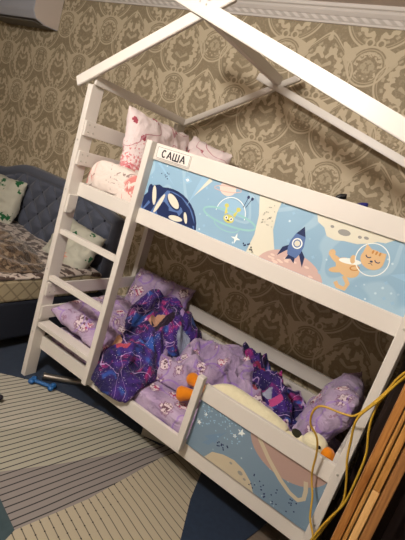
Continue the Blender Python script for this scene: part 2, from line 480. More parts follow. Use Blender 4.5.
# chamfered corner battens inside the ladder posts, under the upper rail
bm=bmesh.new(); q=[(-.055,1.277),(.011-.001,1.277),(.010,1.20),(-.02,1.165),(-.055,1.165)]
f=[bm.verts.new((.031,a,b_)) for a,b_ in q]; g=[bm.verts.new((.05,a,b_)) for a,b_ in q]
bm.faces.new(f); bm.faces.new(g[::-1])
for i in range(5): bm.faces.new((f[i],g[i],g[(i+1)%5],f[(i+1)%5]))
obj('corner_batten',bm,m_white,bed)
# ladder
box('ladder_upright',(.518,PF+.008,.235),(.556,.010,1.718),m_white,bed,.005)
for zt,dep in ((1.055,-.01),(.742,-.01),(.413,.034)):
    box('rung',(.031 if True else 0,-.05,zt-.032),(.517,dep,zt),m_white,bed,.003)
# upper guard
gx0=.557
box('guard_rail',(gx0,-.012,1.630),(1.967,.0105,1.7165),m_white,bed)
box('guard_rail',(gx0,-.012,1.277),(1.967,.0105,1.3596),m_white,bed)
# lower guard
box('guard_post',(1.240,-.05,.265),(1.278,-.0125,.700),m_white,bed,.005)
box('guard_rail',(1.2785,-.012,.572),(1.967,.0105,.662),m_white,bed)
box('guard_rail',(1.2,-.012,.204),(1.967,.0105,.2965),m_white,bed) if False else None
# rafters
plank('rafter',(-.097,1.938),(.80,2.452),.058,-.085,-.0615,m_white,bed)
plank('rafter',(.40,2.478),(2.03,1.944),.070,-.11,-.0855,m_white,bed)
plank('rafter',(-.0,1.945),(.812,2.410),.040,.835,.86,m_white,bed)
plank('rafter',(.545,2.372),(2.05,1.935),.045,.810,.8345,m_white,bed)
bm=bmesh.new(); add_box(bm,(.672,-.061,2.315),(.712,.834,2.375),.004); obj('ridge_beam',bm,m_white,bed)
for xx,zz in ((.66,2.375),(.70,2.362)):
    bm=bmesh.new(); ell(bm,(xx,-.1115,zz),(.005,.003,.005),10); obj('bolt_cap',bm,m_screw,bed,True)
# slatted bases
for zt in (1.31,.235):
    for i in range(12):
        xx=.14+i*.15
        box('slat',(xx,.035,zt),(xx+.07,.838,zt+.015),m_white,bed,.002)
m_ply=mat('underside board','#8a7c6c',.8)

# ---- printed picture panels
pal={'sky':'#86a9c4','sky2':'#93b8d2','navy':'#1b2a55','mid':'#5470a4','cream':'#d6d3c2','pink':'#c7aaa3','pinkl':'#dcc6bb','white':'#e6ece8','grey':'#8f8f8c','yel':'#c9c565','teal':'#8fc0c0','cat':'#d3b184','catd':'#b98246','tan':'#c0b59c','slate':'#6d8aa6','pk2':'#ab9087'}
pm={}
def PM(k):
    if k not in pm: pm[k]=mat('print '+k,pal[k],.45,0,.4)
    return pm[k]
m_sky,b=start('printed blue',.4,.45)
v=octv(); x,y,z=coords()
c=mixc(noisen(v,3,2),'#7ea3bf','#97b8ce')
st=step(N(voron(vec(x,0,z),26,0)),.16,.10)*step(noisen(v,5,1),.45,.52); c=mixc(st*.7,c,'#d5e6ec')
c=mixc(band(noisen(vec(x+4,0,z),3.,1,.4,.5),.5,.02)*.35,c,'#b6d0dc'); setc(b,c)
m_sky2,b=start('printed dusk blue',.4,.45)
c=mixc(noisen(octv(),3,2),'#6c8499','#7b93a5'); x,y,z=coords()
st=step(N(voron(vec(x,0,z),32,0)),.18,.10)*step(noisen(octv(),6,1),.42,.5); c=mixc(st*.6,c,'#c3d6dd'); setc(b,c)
def picture(name,x0,x1,z0,z1,ybase,skym,parent):
    """returns painter with clip to the panel"""
    mats=[skym]; bm=bmesh.new(); add_box(bm,(x0,ybase,z0),(x1,ybase+.006,z1),0)
    state={'n':0}
    def clip(pts):
        for ax,lim,sg in ((0,x0+.001,1),(0,x1-.001,-1),(1,z0+.001,1),(1,z1-.001,-1)):
            out=[]
            for i in range(len(pts)):
                a=pts[i-1];b_=pts[i]; ia=(a[ax]-lim)*sg>=0; ib=(b_[ax]-lim)*sg>=0
                if ia!=ib:
                    t=(lim-a[ax])/(b_[ax]-a[ax]); out.append((a[0]+(b_[0]-a[0])*t,a[1]+(b_[1]-a[1])*t))
                if ib: out.append(b_)
            pts=out
            if len(pts)<3:return []
        return pts
    def paint(pts,k,same=False):
        pts=clip(list(pts))
        if len(pts)<3:return
        if PM(k) not in mats: mats.append(PM(k))
        state['n']+=0 if same else 1; y=ybase-.0001-.00001*state['n']
        vs=[bm.verts.new((p[0],y,p[1])) for p in pts]
        f=bm.faces.new(vs); f.material_index=mats.index(PM(k)); f.normal_update()
    def done():
        me=bpy.data.meshes.new(name); bm.normal_update()
        for f in bm.faces:
            if len(f.verts)>4 or f.material_index>0:
                if f.normal.y>0: f.normal_flip()
        bm.to_mesh(me); bm.free()
        for q in mats: me.materials.append(q)
        o=bpy.data.objects.new(name,me); col.objects.link(o); o.parent=parent; return o
    return paint,done
def oval(cx,cz,rx,rz,rot=0,n=36,a0=0,a1=2*PI):
    c,s=math.cos(rot),math.sin(rot)
    return [(cx+rx*math.cos(t)*c-rz*math.sin(t)*s,cz+rx*math.cos(t)*s+rz*math.sin(t)*c) for t in [a0+(a1-a0)*i/n for i in range(n if a1-a0>6.2 else n+1)]]
def strokep(pts,w):
    """ribbon quads along a polyline"""
    out=[]
    for i in range(len(pts)-1):
        a=Vector(pts[i]);b_=Vector(pts[i+1]); d=(b_-a).normalized(); n=Vector((-d.y,d.x))*w/2; a2=a-d*w*.15; b2=b_+d*w*.15
        out.append([tuple(a2+n),tuple(b2+n),tuple(b2-n),tuple(a2-n)])
    return out
def star(cx,cz,r,n=4,r2=.3,rot=0):
    return [(cx+(r if i%2==0 else r*r2)*math.cos(rot+PI*i/n),cz+(r if i%2==0 else r*r2)*math.sin(rot+PI*i/n)) for i in range(2*n)]
paint,done=picture('picture_panel',gx0,1.967,1.36,1.6295,.0,m_sky,bed)
def ribbon(pts,w,k):
    P=[Vector(p) for p in pts]; n=len(P); L=[]
    closed=(P[0]-P[-1]).length<1e-6
    for i in range(n):
        a=P[i-1] if i else (P[-2] if closed else P[0]); b_=P[i+1] if i<n-1 else (P[1] if closed else P[-1])
        d=(b_-a).normalized(); m=Vector((-d.y,d.x))*w/2; L.append((tuple(P[i]+m),tuple(P[i]-m)))
    for i in range(n-1): paint([L[i][0],L[i+1][0],L[i+1][1],L[i][1]],k,i>0)
# swirled navy planet at the left
paint(oval(.735,1.335,.21,.182),'navy'); paint(oval(.735,1.335,.198,.168),'mid')
for pts in ([(.555,1.40),(.575,1.45),(.615,1.482),(.63,1.46),(.60,1.42),(.57,1.36)],
            [(.63,1.36),(.66,1.44),(.70,1.50),(.64,1.515),(.60,1.50),(.62,1.42),(.58,1.36)],
            [(.70,1.36),(.72,1.40),(.80,1.41),(.86,1.36)],
            [(.72,1.50),(.80,1.49),(.87,1.45),(.93,1.38),(.88,1.37),(.82,1.44),(.73,1.46)]): paint(pts,'navy')
for pts in ([(.80,1.36),(.84,1.44),(.90,1.40),(.925,1.36)],[(.66,1.40),(.70,1.44),(.74,1.42),(.76,1.36),(.68,1.36)]): paint(pts,'navy')
for p in (oval(.76,1.453,.055,.028,-.5),oval(.60,1.455,.022,.05,.35),oval(.80,1.375,.045,.022,.1)): paint(p,'navy' )
for p in (oval(.757,1.458,.050,.022,-.55),oval(.625,1.452,.014,.052,.30),oval(.80,1.378,.045,.014,.1),oval(.672,1.42,.012,.060,-.35),oval(.86,1.40,.010,.03,.5)): paint(p,'cream')
# comet tails, little planet, diamond
paint([(.845,1.46),(.885,1.63),(.945,1.63),(.86,1.50)],'sky2'); paint([(.87,1.52),(.93,1.63),(.95,1.62)],'cream')
paint([(.57,1.63),(.60,1.63),(.74,1.53)],'sky2')
paint(oval(1.045,1.61,.045,.035),'pinkl'); ribbon(oval(1.045,1.607,.075,.014,.15,24)+[oval(1.045,1.607,.075,.014,.15,24)[0]],.004,'pink')
paint(star(.805,1.585,.03,2,.7),'sky2'); paint(star(.805,1.585,.012,2,.7),'white')
# flying saucer with a small green alien
ribbon([(x_,z_) for x_,z_ in oval(1.10,1.495,.082,.083,0,24,0,PI)],.004,'white')
paint(oval(1.10,1.50,.078,.07,0,30,0,PI),'sky2')
ring=oval(1.10,1.478,.15,.034,.0,40); ribbon(ring+[ring[0]],.009,'teal')
ring=oval(1.10,1.45,.075,.035,0,24,PI,2*PI); ribbon(ring,.005,'teal')
paint(oval(1.10,1.475,.030,.020),'yel'); paint([(1.07,1.49),(1.065,1.535),(1.085,1.50)],'yel'); paint([(1.13,1.49),(1.138,1.535),(1.115,1.50)],'yel')
paint(oval(1.068,1.532,.012,.010),'yel'); paint(oval(1.136,1.532,.012,.010),'yel')
for q in (1.086,1.114): paint(oval(q,1.477,.009,.009),'white'); paint(oval(q,1.477,.004,.005),'navy')
paint(oval(1.10,1.467,.009,.003),'navy')
ribbon([(1.155,1.548),(1.165,1.60)],.003,'navy'); ribbon([(1.168,1.552),(1.185,1.598)],.003,'navy'); paint(oval(1.165,1.602,.007,.008),'navy'); paint(oval(1.187,1.60,.007,.008),'navy')
paint(star(1.17,1.40,.027,4,.3),'white')
# cream milky band, dots
paint([(1.215,1.63),(1.245,1.54),(1.255,1.45),(1.243,1.36),(1.40,1.36),(1.372,1.42),(1.335,1.50),(1.325,1.58),(1.33,1.63)],'cream')
for i in range(22): 
    paint(oval(1.295+random.uniform(-.03,.03),1.56+random.uniform(-.055,.05),.003,.003,0,6),'grey',True)
for i in range(9): paint(oval(1.245+random.uniform(-.03,.03),1.385+random.uniform(-.02,.02),.0045,.0045,0,8),'navy',True)
for i in range(7): paint(oval(.66+random.uniform(-.03,.03),1.565+random.uniform(-.02,.02),.0035,.0035,0,8),'navy',True)
# pink planet and rocket
paint(oval(1.47,1.33,.165,.11),'pink')
for i in range(14): paint(oval(1.47+random.uniform(-.11,.11),1.375+random.uniform(-.015,.03),.012,.005,0,8),'pinkl')
rk=lambda u,w:(1.462+u*.8+w*.06,1.465+w*.82-u*.06)
paint([rk(-.035,-.03),rk(-.08,-.085),rk(-.07,-.03),rk(-.035,.0)],'navy'); paint([rk(.035,-.03),rk(.08,-.085),rk(.07,-.03),rk(.035,.0)],'navy')
paint([rk(-.028,-.055),rk(-.04,-.02),rk(-.042,.02),rk(-.03,.065),rk(0,.112),rk(.03,.065),rk(.042,.02),rk(.04,-.02),rk(.028,-.055)],'mid')
paint([rk(-.028,.068),rk(0,.118),rk(.028,.068)],'navy'); paint([rk(-.022,-.055),rk(-.028,-.085),rk(0,-.07),rk(.028,-.085),rk(.022,-.055)],'navy')
c_=rk(0,.02); paint(oval(c_[0],c_[1],.024,.024),'white'); paint(oval(c_[0],c_[1],.018,.018),'mid'); paint(oval(c_[0],c_[1],.013,.013),'cream')
# moon hanging from the top edge
paint([(1.50,1.63),(1.515,1.60),(1.55,1.585),(1.572,1.555),(1.61,1.55),(1.65,1.56),(1.70,1.565),(1.745,1.585),(1.77,1.60),(1.80,1.605),(1.83,1.63)],'cream')
paint(oval(1.635,1.592,.026,.013,.1),'grey'); paint(oval(1.70,1.595,.008,.006),'grey'); paint(oval(1.725,1.60,.010,.006),'grey'); paint(oval(1.58,1.60,.008,.006),'grey')
# cat in a bubble helmet
tail=[(1.70,1.425),(1.725,1.40),(1.72,1.375),(1.69,1.375),(1.675,1.39)]; ribbon(tail,.018,'cat')
paint(oval(1.70,1.462,.052,.036,-.25),'cat'); paint(oval(1.655,1.475,.045,.013,-.35),'cat'); paint(oval(1.62,1.497,.014,.016),'cat')
paint(oval(1.668,1.442,.04,.013,.45),'cat'); paint(oval(1.70,1.49,.045,.012,.2),'white')
paint(oval(1.727,1.47,.020,.011,.4),'catd'); paint(oval(1.728,1.471,.015,.007,.4),'cat')
paint(oval(1.708,1.502,.011,.018,.2),'cat')
hx,hz=1.777,1.527
ring=oval(hx,hz,.064,.066,0,36); ribbon(ring+[ring[0]],.004,'white')
paint(oval(hx,hz,.046,.040,-.15),'cat')
paint([(hx-.043,hz+.014),(hx-.040,hz+.052),(hx-.012,hz+.037)],'cat'); paint([(hx+.012,hz+.037),(hx+.042,hz+.040),(hx+.046,hz+.006)],'cat')
for dx,dz in ((-.018,.010),(.021,.002)): ribbon(oval(hx+dx,hz+dz,.010,.007,-.1,8,PI,2*PI),.004,'navy')
paint(oval(hx,hz-.008,.006,.004),'navy'); ribbon([(hx-.008,hz-.02),(hx,hz-.015),(hx+.009,hz-.021)],.0025,'navy')
for q in (-.008,.006,.02): paint(oval(hx+q,hz+.030,.004,.008,-.1),'catd')
# streak and stars to the right
paint([(1.86,1.495),(1.967,1.55),(1.967,1.49)],'sky2')
for a,b_ in ((1.86,1.46),(1.875,1.40),(1.91,1.395),(1.95,1.44),(1.40,1.60),(1.42,1.48),(.98,1.40),(.93,1.58),(1.55,1.45),(1.60,1.40)): paint(star(a,b_,.010,4,.5),'sky2')
done()
# lower guard panel
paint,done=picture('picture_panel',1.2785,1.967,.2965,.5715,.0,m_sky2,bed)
paint(oval(1.77,.60,.20,.145),'pk2')
ribbon([(1.585,.62),(1.63,.56),(1.70,.50),(1.78,.445),(1.84,.415),(1.885,.408),(1.905,.43),(1.90,.47),(1.885,.51)],.020,'tan')
paint([(1.40,.30),(1.43,.35),(1.49,.375),(1.55,.385),(1.61,.372),(1.66,.34),(1.69,.30),(1.70,.29),(1.42,.29)],'tan')
paint(oval(1.60,.345,.014,.010),'grey'); paint(oval(1.54,.36,.008,.006),'grey'); paint(oval(1.63,.33,.008,.006),'grey')
paint([(1.36,.40),(1.44,.47),(1.43,.40)],'slate'); paint([(1.36,.36),(1.47,.50),(1.40,.37)],'slate')
for i in range(12): paint(oval(1.47+random.uniform(-.03,.03),.415+random.uniform(-.02,.02),.0045,.0045,0,8),'navy',True)
for i in range(30): paint(oval(1.80+random.uniform(-.14,.1),.34+random.uniform(-.03,.05),.004,.004,0,6),'navy',True)
for a,b_,r_ in ((1.535,.535,.022),(1.51,.50,.012),(1.31,.45,.015),(1.33,.51,.012),(1.92,.50,.008)): paint(star(a,b_,r_,5,.45,.3),'white')
for i in range(60):
    a,b_=random.uniform(1.30,1.55),random.uniform(.44,.565); paint(oval(a,b_,.004,.004,0,6),'sky2',True)
done()
# ---- name plate with letters on the upper guard
plate=box('name_plate',(.575,-.018,1.640),(.800,-.0122,1.706),mat('name plate white','#dcd6d0',.4),bed,.002)
m_letter=mat('dark letters','#25222a',.5)
bm=bmesh.new()
def line3(pts,w=.0072):
    for q in strokep(pts,w): add_prism(bm,q,-.0195,-.0181)
h0,h1=1.655,1.690
def letterC(cx): line3([(cx+.012*math.cos(a),1.6725+.0175*math.sin(a)) for a in [math.radians(50+i*26) for i in range(11)]])
def letterA(cx): line3([(cx-.014,h0),(cx,h1),(cx+.014,h0)]); line3([(cx-.009,h0+.011),(cx+.009,h0+.011)],.005)
def letterS(cx): line3([(cx-.018,h1),(cx-.018,h0),(cx+.018,h0),(cx+.018,h1)]); line3([(cx,h1),(cx,h0)])
letterC(.628); letterA(.665); letterS(.708); letterA(.753)
obj('name_lettering',bm,m_letter,plate)
bm=bmesh.new(); pts=[(.580,1.645),(.795,1.645),(.795,1.701),(.580,1.701),(.580,1.645)]
for q in strokep(pts,.0015): add_prism(bm,q,-.0188,-.0181)
obj('name_border',bm,m_letter,plate)

# ------------------------------------------------------------------ mattresses & bedding
def slab(name,a,b_,m,parent=None,r=.03,amp=.004,seed=0,n=(60,30)):
    bm=bmesh.new(); add_box(bm,a,b_,0)
    bmesh.ops.subdivide_edges(bm,edges=list(bm.edges),cuts=24,use_grid_fill=True)
    cx,cy,cz=[(p+q)/2 for p,q in zip(a,b_)]; hx,hy,hz=[(q-p)/2 for p,q in zip(a,b_)]
    for v in bm.verts:
        d=v.co-Vector((cx,cy,cz)); q=Vector((max(-hx+r,min(hx-r,d.x)),max(-hy+r,min(hy-r,d.y)),max(-hz+r,min(hz-r,d.z))))
        o=d-q
        if o.length>1e-6: d=q+o.normalized()*r
        v.co=Vector((cx,cy,cz))+d
        if d.z>0: v.co.z+=amp*fb(v.co.x*6+seed,v.co.y*6,seed)+amp*2*max(0,ridg(v.co.x*3+v.co.y*2+seed,v.co.y*4-v.co.x,seed)-.5)
    return obj(name,bm,m,parent,True)
mt=slab('mattress',(.06,.045,.251),(1.94,.825,.37),m_lav,None,.035,.006)
tag(mt,'mattress of the lower bunk in a lavender sheet with small printed figures','mattress')
mt2=slab('mattress',(.06,.045,1.326),(1.94,.825,1.425),m_floral,None,.035,.004,3)
tag(mt2,'mattress of the upper bunk under a white and coral floral sheet','mattress')

# upper bunk: thin coverlet bunched at the ladder end
def top1(x,y): return 1.49+.035*max(0,min(1,(.55-x)/.3))+.0*math.exp(-((x-.1)/.09)**2)+.009*ridg(x*5+y*3,y*5-x*2,1)+.006*fb(x*9,y*9,2)
cv=cloth('coverlet',[(.058,.044),(.3,.042),(.55,.042),(.75,.06),(.78,.4),(.72,.75),(.4,.78),(.10,.78),(.058,.4)],top1,lambda x,y:1.37,m_floral,p=9,seed=3)
tag(cv,'white and coral floral coverlet heaped at the ladder end of the upper bunk','coverlet')
m_band=mat('grey piping','#6f625e',.8)
tube('piping',[(.12,.10,1.50),(.25,.095,1.505),(.36,.12,1.50),(.50,.15,1.51),(.62,.2,1.50)],.004,m_band,cv)
p1=pillow('pillow',.60,.46,.16,frame((.19,.45,1.645),(.08,1,-.04),(-.18,.04,1)),m_star,seed=2,wr=.014)
tag(p1,'large white pillow with pink stars standing upright at the ladder end of the upper bunk','pillow')
p2=pillow('pillow',.37,.42,.13,frame((.355,.735,1.635),(1,-.03,-.16),(.16,.20,1)),m_star,seed=7,wr=.014)
tag(p2,'smaller white and pink star pillow leaning on the back rail behind the name plate','pillow')
# items peeking over the upper guard
def capsule(name,a,b_,r,m): 
    a=Vector(a);b_=Vector(b_); d=(b_-a)
    return tube(name,[a-d*.02,a,a+d*.1,a+d*.5,a+d*.9,b_,b_+d*.02],[r*.4,r*.8,r,r*1.02,r,r*.8,r*.4],m)
t=capsule('toy_handle',(1.465,.12,1.715),(1.50,.17,1.76),.013,m_black)
# goes down to the mattress
t2=None
bpy.data.objects.remove(t)
def toy(name,x0,z0,x1,z1,y,m,label):
    rt=tube(name,[(x0-.02,y,1.43),(x0-.015,y,1.50),(x0-.01,y,1.6),(x0,y,z0),(x1,y+.01,z1),(x1+.006,y+.012,z1+.003)],[.010,.011,.011,.012,.013,.006],m)
    tag(rt,label,'toy'); return rt
toy('toy_figure',1.517,1.715,1.545,1.738,.14,m_black,'black rounded toy tip showing above the upper guard rail, over the rocket')
toy('toy_figure',1.612,1.705,1.645,1.727,.14,m_navyobj,'deep blue rounded toy tip showing above the upper guard rail, over the moon')

# lower bunk bedding
plL=pillow('pillow',.50,.62,.17,frame((.27,.33,.475),(1,.05,-.16),(-.05,1,.05)),m_lav3,seed=11,wr=.02)
tag(plL,'lavender pillow with printed figures lying behind the ladder rungs','pillow')
plB=pillow('pillow',.55,.42,.15,frame((.33,.735,.60),(1,0,.05),(.0,.42,1)),m_lav2,seed=15,wr=.02)
tag(plB,'lavender pillow propped against the back rail of the lower bunk behind the dark blanket','pillow')
plR=pillow('pillow',.46,.48,.16,frame((1.80,.53,.61),(-.15,1,.05),(.42,.0,1)),m_lav3,seed=21,wr=.02)
tag(plR,'lavender pillow with printed figures leaning at the right end of the lower bunk','pillow')

m_gal=galaxy('purple night sky print',[(.50,.16,0,.06,.045,'#c79a7c'),(.60,.14,0,.05,.035,'#b5475c'),(.42,.22,0,.07,.04,'#8f8a94'),(.60,.42,0,.045,.07,'#b98e74'),(.655,.44,0,.03,.09,'#2a1c30'),(.49,.40,0,.05,.08,'#2c4f9e'),(.80,.50,0,.06,.06,'#8b93a8'),(.33,.70,0,.05,.04,'#7a3a1c'),(.46,.125,0,.015,.012,'#2a1c30'),(.605,.38,0,.016,.012,'#2a1c30')])
def topg(x,y):
    r=max(0,min(1,(y-.02)/.6)); h=.42+.30*r**1.1
    h-=.22*max(0,min(1,(x-.62)/.35))*r
    h-=.16*max(0,min(1,(.33-x)/.2))*r
    h+=.055*ridg(x*4.5+.5,y*4.5+x*2,.7)-.025+.022*fb(x*8,y*8,5)+.036*ridg(x*8+y*4,y*8,3)-.006
    if y<.03: h-=(.03-y)*.9
    return h
def baseg(x,y):
    k=max(0,min(1,(.03-y)/.05)); return .38-.10*k
gb=cloth('blanket',[(.50,.06),(.57,-.02),(.68,-.055),(.80,-.035),(.88,.05),(.88,.20),(.84,.40),(.90,.62),(.80,.80),(.5,.815),(.18,.80),(.20,.62),(.36,.35)],topg,baseg,m_gal,p=2.2,seed=8,wob=.012)
tag(gb,'dark purple and blue starry blanket heaped behind the ladder, spilling over the lower rail','blanket')
def topd(x,y):
    r=max(0,min(1,(y-.15)/.45)); h=.44+.10*r+.07*math.exp(-((x-1.15)/.25)**2)*r
    h+=.060*ridg(x*4.2+y*5,y*5.5-x*3,4)-.025+.022*fb(x*9,y*9,1)+.050*ridg(x*9-y*7,y*9+x*4,9)-.01
    return h
du=cloth('duvet',[(.64,.32),(.80,.22),(1.0,.22),(1.2,.33),(1.36,.30),(1.52,.36),(1.72,.33),(1.78,.5),(1.72,.76),(1.3,.80),(.98,.78),(.72,.62)],topd,lambda x,y:.385,m_lav2,p=2.2,seed=4,wob=.014)
tag(du,'crumpled lavender duvet with printed figures across the middle of the lower bunk','duvet')
m_gal2=galaxy('dark side print',[(1.44,.50,0,.05,.04,'#9aa0b4'),(1.40,.46,0,.04,.03,'#b8505f'),(1.53,.47,0,.05,.02,'#c04a86'),(1.32,.62,0,.05,.03,'#8a2a50')])
def topt(x,y): return topd(x,y)+.012+.012*ridg(x*7,y*7,2)
th=cloth('throw',[(1.28,.56),(1.36,.44),(1.50,.40),(1.66,.40),(1.72,.50),(1.62,.62),(1.45,.70),(1.25,.76),(1.12,.77),(1.15,.68)],topt,lambda x,y:topd(x,y)-.03,m_gal2,p=2.2,seed=14,wob=.012)
tag(th,'dark blue and magenta throw lying on the duvet near the right-hand pillow','throw')

# ------------------------------------------------------------------ plush goose
goose=empty('plush_goose',(1.45,.18,.40),'long white plush goose with orange beak and feet behind the lower guard panel','plush toy')
tube('body',[(1.20,.20,.48),(1.22,.20,.50),(1.26,.20,.53),(1.34,.195,.565),(1.46,.19,.565),(1.58,.185,.56),(1.66,.18,.55),(1.70,.175,.54),(1.76,.165,.565),(1.80,.155,.585)],[.01,.025,.042,.056,.058,.057,.052,.040,.034,.03],m_plush,goose,20)
bm=bmesh.new(); ell(bm,(1.842,.15,.612),(.062,.05,.050),28); obj('head',bm,m_plush,goose,True)
bm=bmesh.new(); ell(bm,(1.916,.135,.608),(.042,.036,.030),20,Matrix.Rotation(.25,3,'Y'),0,lambda p:Vector((p.x,p.y*(1-.35*max(0,p.x)),p.z*(1-.35*max(0,p.x)))))
ell(bm,(1.905,.135,.584),(.036,.03,.015),16,Matrix.Rotation(.4,3,'Y'))
obj('beak',bm,m_orange,goose,True)
bm=bmesh.new(); ell(bm,(1.868,.108,.630),(.0085,.006,.0085),12); obj('eye',bm,m_black,goose,True)
bm=bmesh.new(); ell(bm,(1.746,.165,.600),(.028,.03,.014),14,Matrix.Rotation(.2,3,'Y')); obj('neck_patch',bm,m_dkgreen,goose,True)  # small dark olive patch on the neck
for (p,q,r_) in (((1.19,.18,.475),(1.072,.13,.435),.044),((1.19,.24,.485),(1.045,.27,.485),.040)):
    p=Vector(p);q=Vector(q); q=q
    tube('foot',[p,p.lerp(q,.3),p.lerp(q,.6),p.lerp(q,.85),q,q+(q-p)*.03],[r_*.5,r_*.6,r_*.85,r_,r_*.75,r_*.2],m_orange,goose,14)

# ------------------------------------------------------------------ double bed at the left
sofa=empty('double_bed',(-1.2,0,0),'double bed with tufted blue-grey headboard and pale mattress beyond the ladder','bed')
bx0,bx1=-2.1,-.30
box('mattress',(bx0,-1.25,.40),(bx1,.78,.565),m_matt,sofa,.02)
box('bed_base',(bx0-.03,-1.30,.10),(bx1-.0,.86,.395),m_blue_d,sofa,.02)
for xx in (bx0+.08,bx1-.12):
    for yy in (-1.2,.7): box('leg',(xx-.03,yy-.03,0),(xx+.03,yy+.03,.10),m_black,sofa)
# headboard : wavy top, border roll and diamond tufting
hbx0,hbx1=bx0-.05,bx1-.02
def htop(x):
    t=(x-(hbx0+hbx1)/2)/((hbx1-hbx0)/2); a=abs(t)
    k=max(0,min(1,(1-a)/.55)); k=k*k*(3-2*k)
    return 1.055+.125*k
bm=bmesh.new(); n=150; mz=70; G=[]
yf=.86
for i in range(n+1):
    x=hbx0+(hbx1-hbx0)*i/n; ht=htop(x); row=[]
    for j in range(mz+1):
        z=.30+(ht-.30)*j/mz
        e=min(ht-z,x-hbx0,hbx1-x)
        bw=.085
        if e<bw: d=.012+.030*math.sin(PI*min(1,max(0,e/bw)))**.6
        else:
            px,pz=.22,.22
            u=(x-hbx0)/px; w=(z)/pz
            a=(u+w)%1;b2=(u-w)%1
            s=min(min(a,1-a),min(b2,1-b2)); kx=max(min(a,1-a),min(b2,1-b2))
            puff=(1-math.exp(-s*6)); d=.006+.045*puff*min(1,(e-bw)/.03)
        row.append(bm.verts.new((x,yf-d,z)))
    G.append(row)
for i in range(n):
    for j in range(mz): bm.faces.new((G[i][j],G[i+1][j],G[i+1][j+1],G[i][j+1]))
bk=[[bm.verts.new((r[j].co.x,.925,r[j].co.z)) for j in (0,mz)] for r in G]
for i in range(n):
    bm.faces.new((G[i][mz],G[i+1][mz],bk[i+1][1],bk[i][1])); bm.faces.new((G[i+1][0],G[i][0],bk[i][0],bk[i+1][0]))
    bm.faces.new((bk[i][0],bk[i][1],bk[i+1][1],bk[i+1][0]))
bm.faces.new([G[0][j] for j in range(mz+1)]+[bk[0][1],bk[0][0]]); bm.faces.new([G[n][j] for j in range(mz,-1,-1)]+[bk[n][0],bk[n][1]])
hb=obj('headboard',bm,m_blue,sofa,True)
for i in range(-2,24):
    for j in range(2,14):
        for s in (0,.5):
            u=(i+s); w=(j*1.0+s)*1.0
            x=hbx0+u*.22; z=w*.22
            if z<.45 or x<hbx0+.1 or x>hbx1-.1 or z>htop(x)-.1: continue
            bm=bmesh.new(); ell(bm,(x,yf-.012,z),(.011,.008,.011),8); obj('button',bm,m_blue_d,hb,True)
# bedding on it
pa=pillow('pillow',.62,.46,.17,frame((-1.83,.70,.79),(1,.06,.02),(.0,.25,1)),m_leaf,seed=31,wr=.03)
tag(pa,'white pillow with green leaves at the left edge, clear of the ladder','pillow')
pb=pillow('pillow',.52,.42,.17,frame((-.60,.66,.71),(1,-.05,-.06),(.05,.5,1)),m_leaf,seed=37,wr=.03)
tag(pb,'white pillow with green leaves and pink flowers seen between ladder rungs','pillow')
def topb(x,y):
    return .665+.05*ridg(x*2+.3,y*2.3,6)+.03*fb(x*5,y*5,3)-.10*max(0,(x+.6)/.3)+.02*ridg(x*9,y*3,2)
bl=cloth('blanket',[(-2.08,-1.1),(-1.2,-1.2),(-.45,-1.15),(-.36,-.6),(-.35,0),(-.40,.26),(-.8,.38),(-1.3,.42),(-2.08,.42)],topb,lambda x,y:.60,m_camo,p=2.6,seed=22,wob=.02)
tag(bl,'shaggy brown patterned blanket heaped on the double bed','blanket')
def tops(x,y): return .592+.012*ridg(x*8,y*8,1)
sh=cloth('bedspread',[(-2.09,-1.2),(-1.2,-1.24),(-.33,-1.2),(-.302,0),(-.305,.6),(-.34,.77),(-1.2,.77),(-2.09,.77)],tops,lambda x,y:.570,m_brownwhite,p=12,seed=29,wob=.006)
tag(sh,'brown and white patterned bedspread showing under the brown blanket','bedspread')

# ------------------------------------------------------------------ air conditioner on the wall
ac=empty('air_conditioner',(-2.25,.95,2.47),'white wall-mounted air conditioner high in the left corner of the wallpaper','air conditioner')
ax0,ax1=-2.65,-1.80
def acprof(): return [(.949,2.47),(.80,2.455),(.70,2.475),(.665,2.53),(.66,2.74),(.70,2.76),(.949,2.76)]
pts=acprof()
bm=bmesh.new()
f=[bm.verts.new((ax0,a,b_)) for a,b_ in pts]; g=[bm.verts.new((ax1,a,b_)) for a,b_ in pts]; nn_=len(pts)
q=bm.faces.new(f); q.material_index=1; q=bm.faces.new(g[::-1]); q.material_index=1
for i in range(nn_):
    q=bm.faces.new((f[i],g[i],g[(i+1)%nn_],f[(i+1)%nn_])); q.material_index=2 if i in (0,1) else 0
bmesh.ops.bevel(bm,geom=[e for e in bm.edges],offset=.006,segments=2,affect='EDGES')
obj('body',bm,[m_acw,m_acs,m_acd],ac)
bm=bmesh.new(); add_box(bm,(ax0+.06,.72,2.452),(ax1-.06,.80,2.462),.002); obj('louvre',bm,m_acd,ac)
box('display_window',(-2.45,.655,2.56),(-2.39,.660,2.60),mat('display','#c9ccd2',.3),ac,.001)

# ------------------------------------------------------------------ cable
cb=tube('extension_cable',[(2.25,-.32,1.60),(2.13,-.22,1.36),(2.047,-.13,1.192),(2.018,-.12,1.086),(1.967,-.125,.965),(1.922,-.12,.936),(1.834,-.11,.914),(1.81,-.10,.865),(1.82,-.09,.809),(1.861,-.08,.767),(1.882,-.06,.698),(1.894,-.045,.604),(1.911,-.04,.548),(1.937,-.06,.506),(1.964,-.09,.435),(2.01,-.12,.36),(1.98,-.17,.2),(1.97,-.2,.06),(2.03,-.24,.014),(2.12,-.3,.014)],.0046,m_cord,None,8)
tag(cb,'yellow extension cable looping over the lower guard beside the goose head','cable')
cb2=tube('extension_cable',[(2.24,-.30,1.58),(2.12,-.21,1.34),(2.055,-.14,1.185),(2.012,-.135,1.058),(1.972,-.14,.955),(1.985,-.135,.851),(2.0,-.135,.779),(2.028,-.13,.698),(2.048,-.12,.60),(2.03,-.12,.48),(2.0,-.15,.36),(1.93,-.19,.2),(1.90,-.2,.05),(1.95,-.24,.014)],.0046,m_cord,None,8)
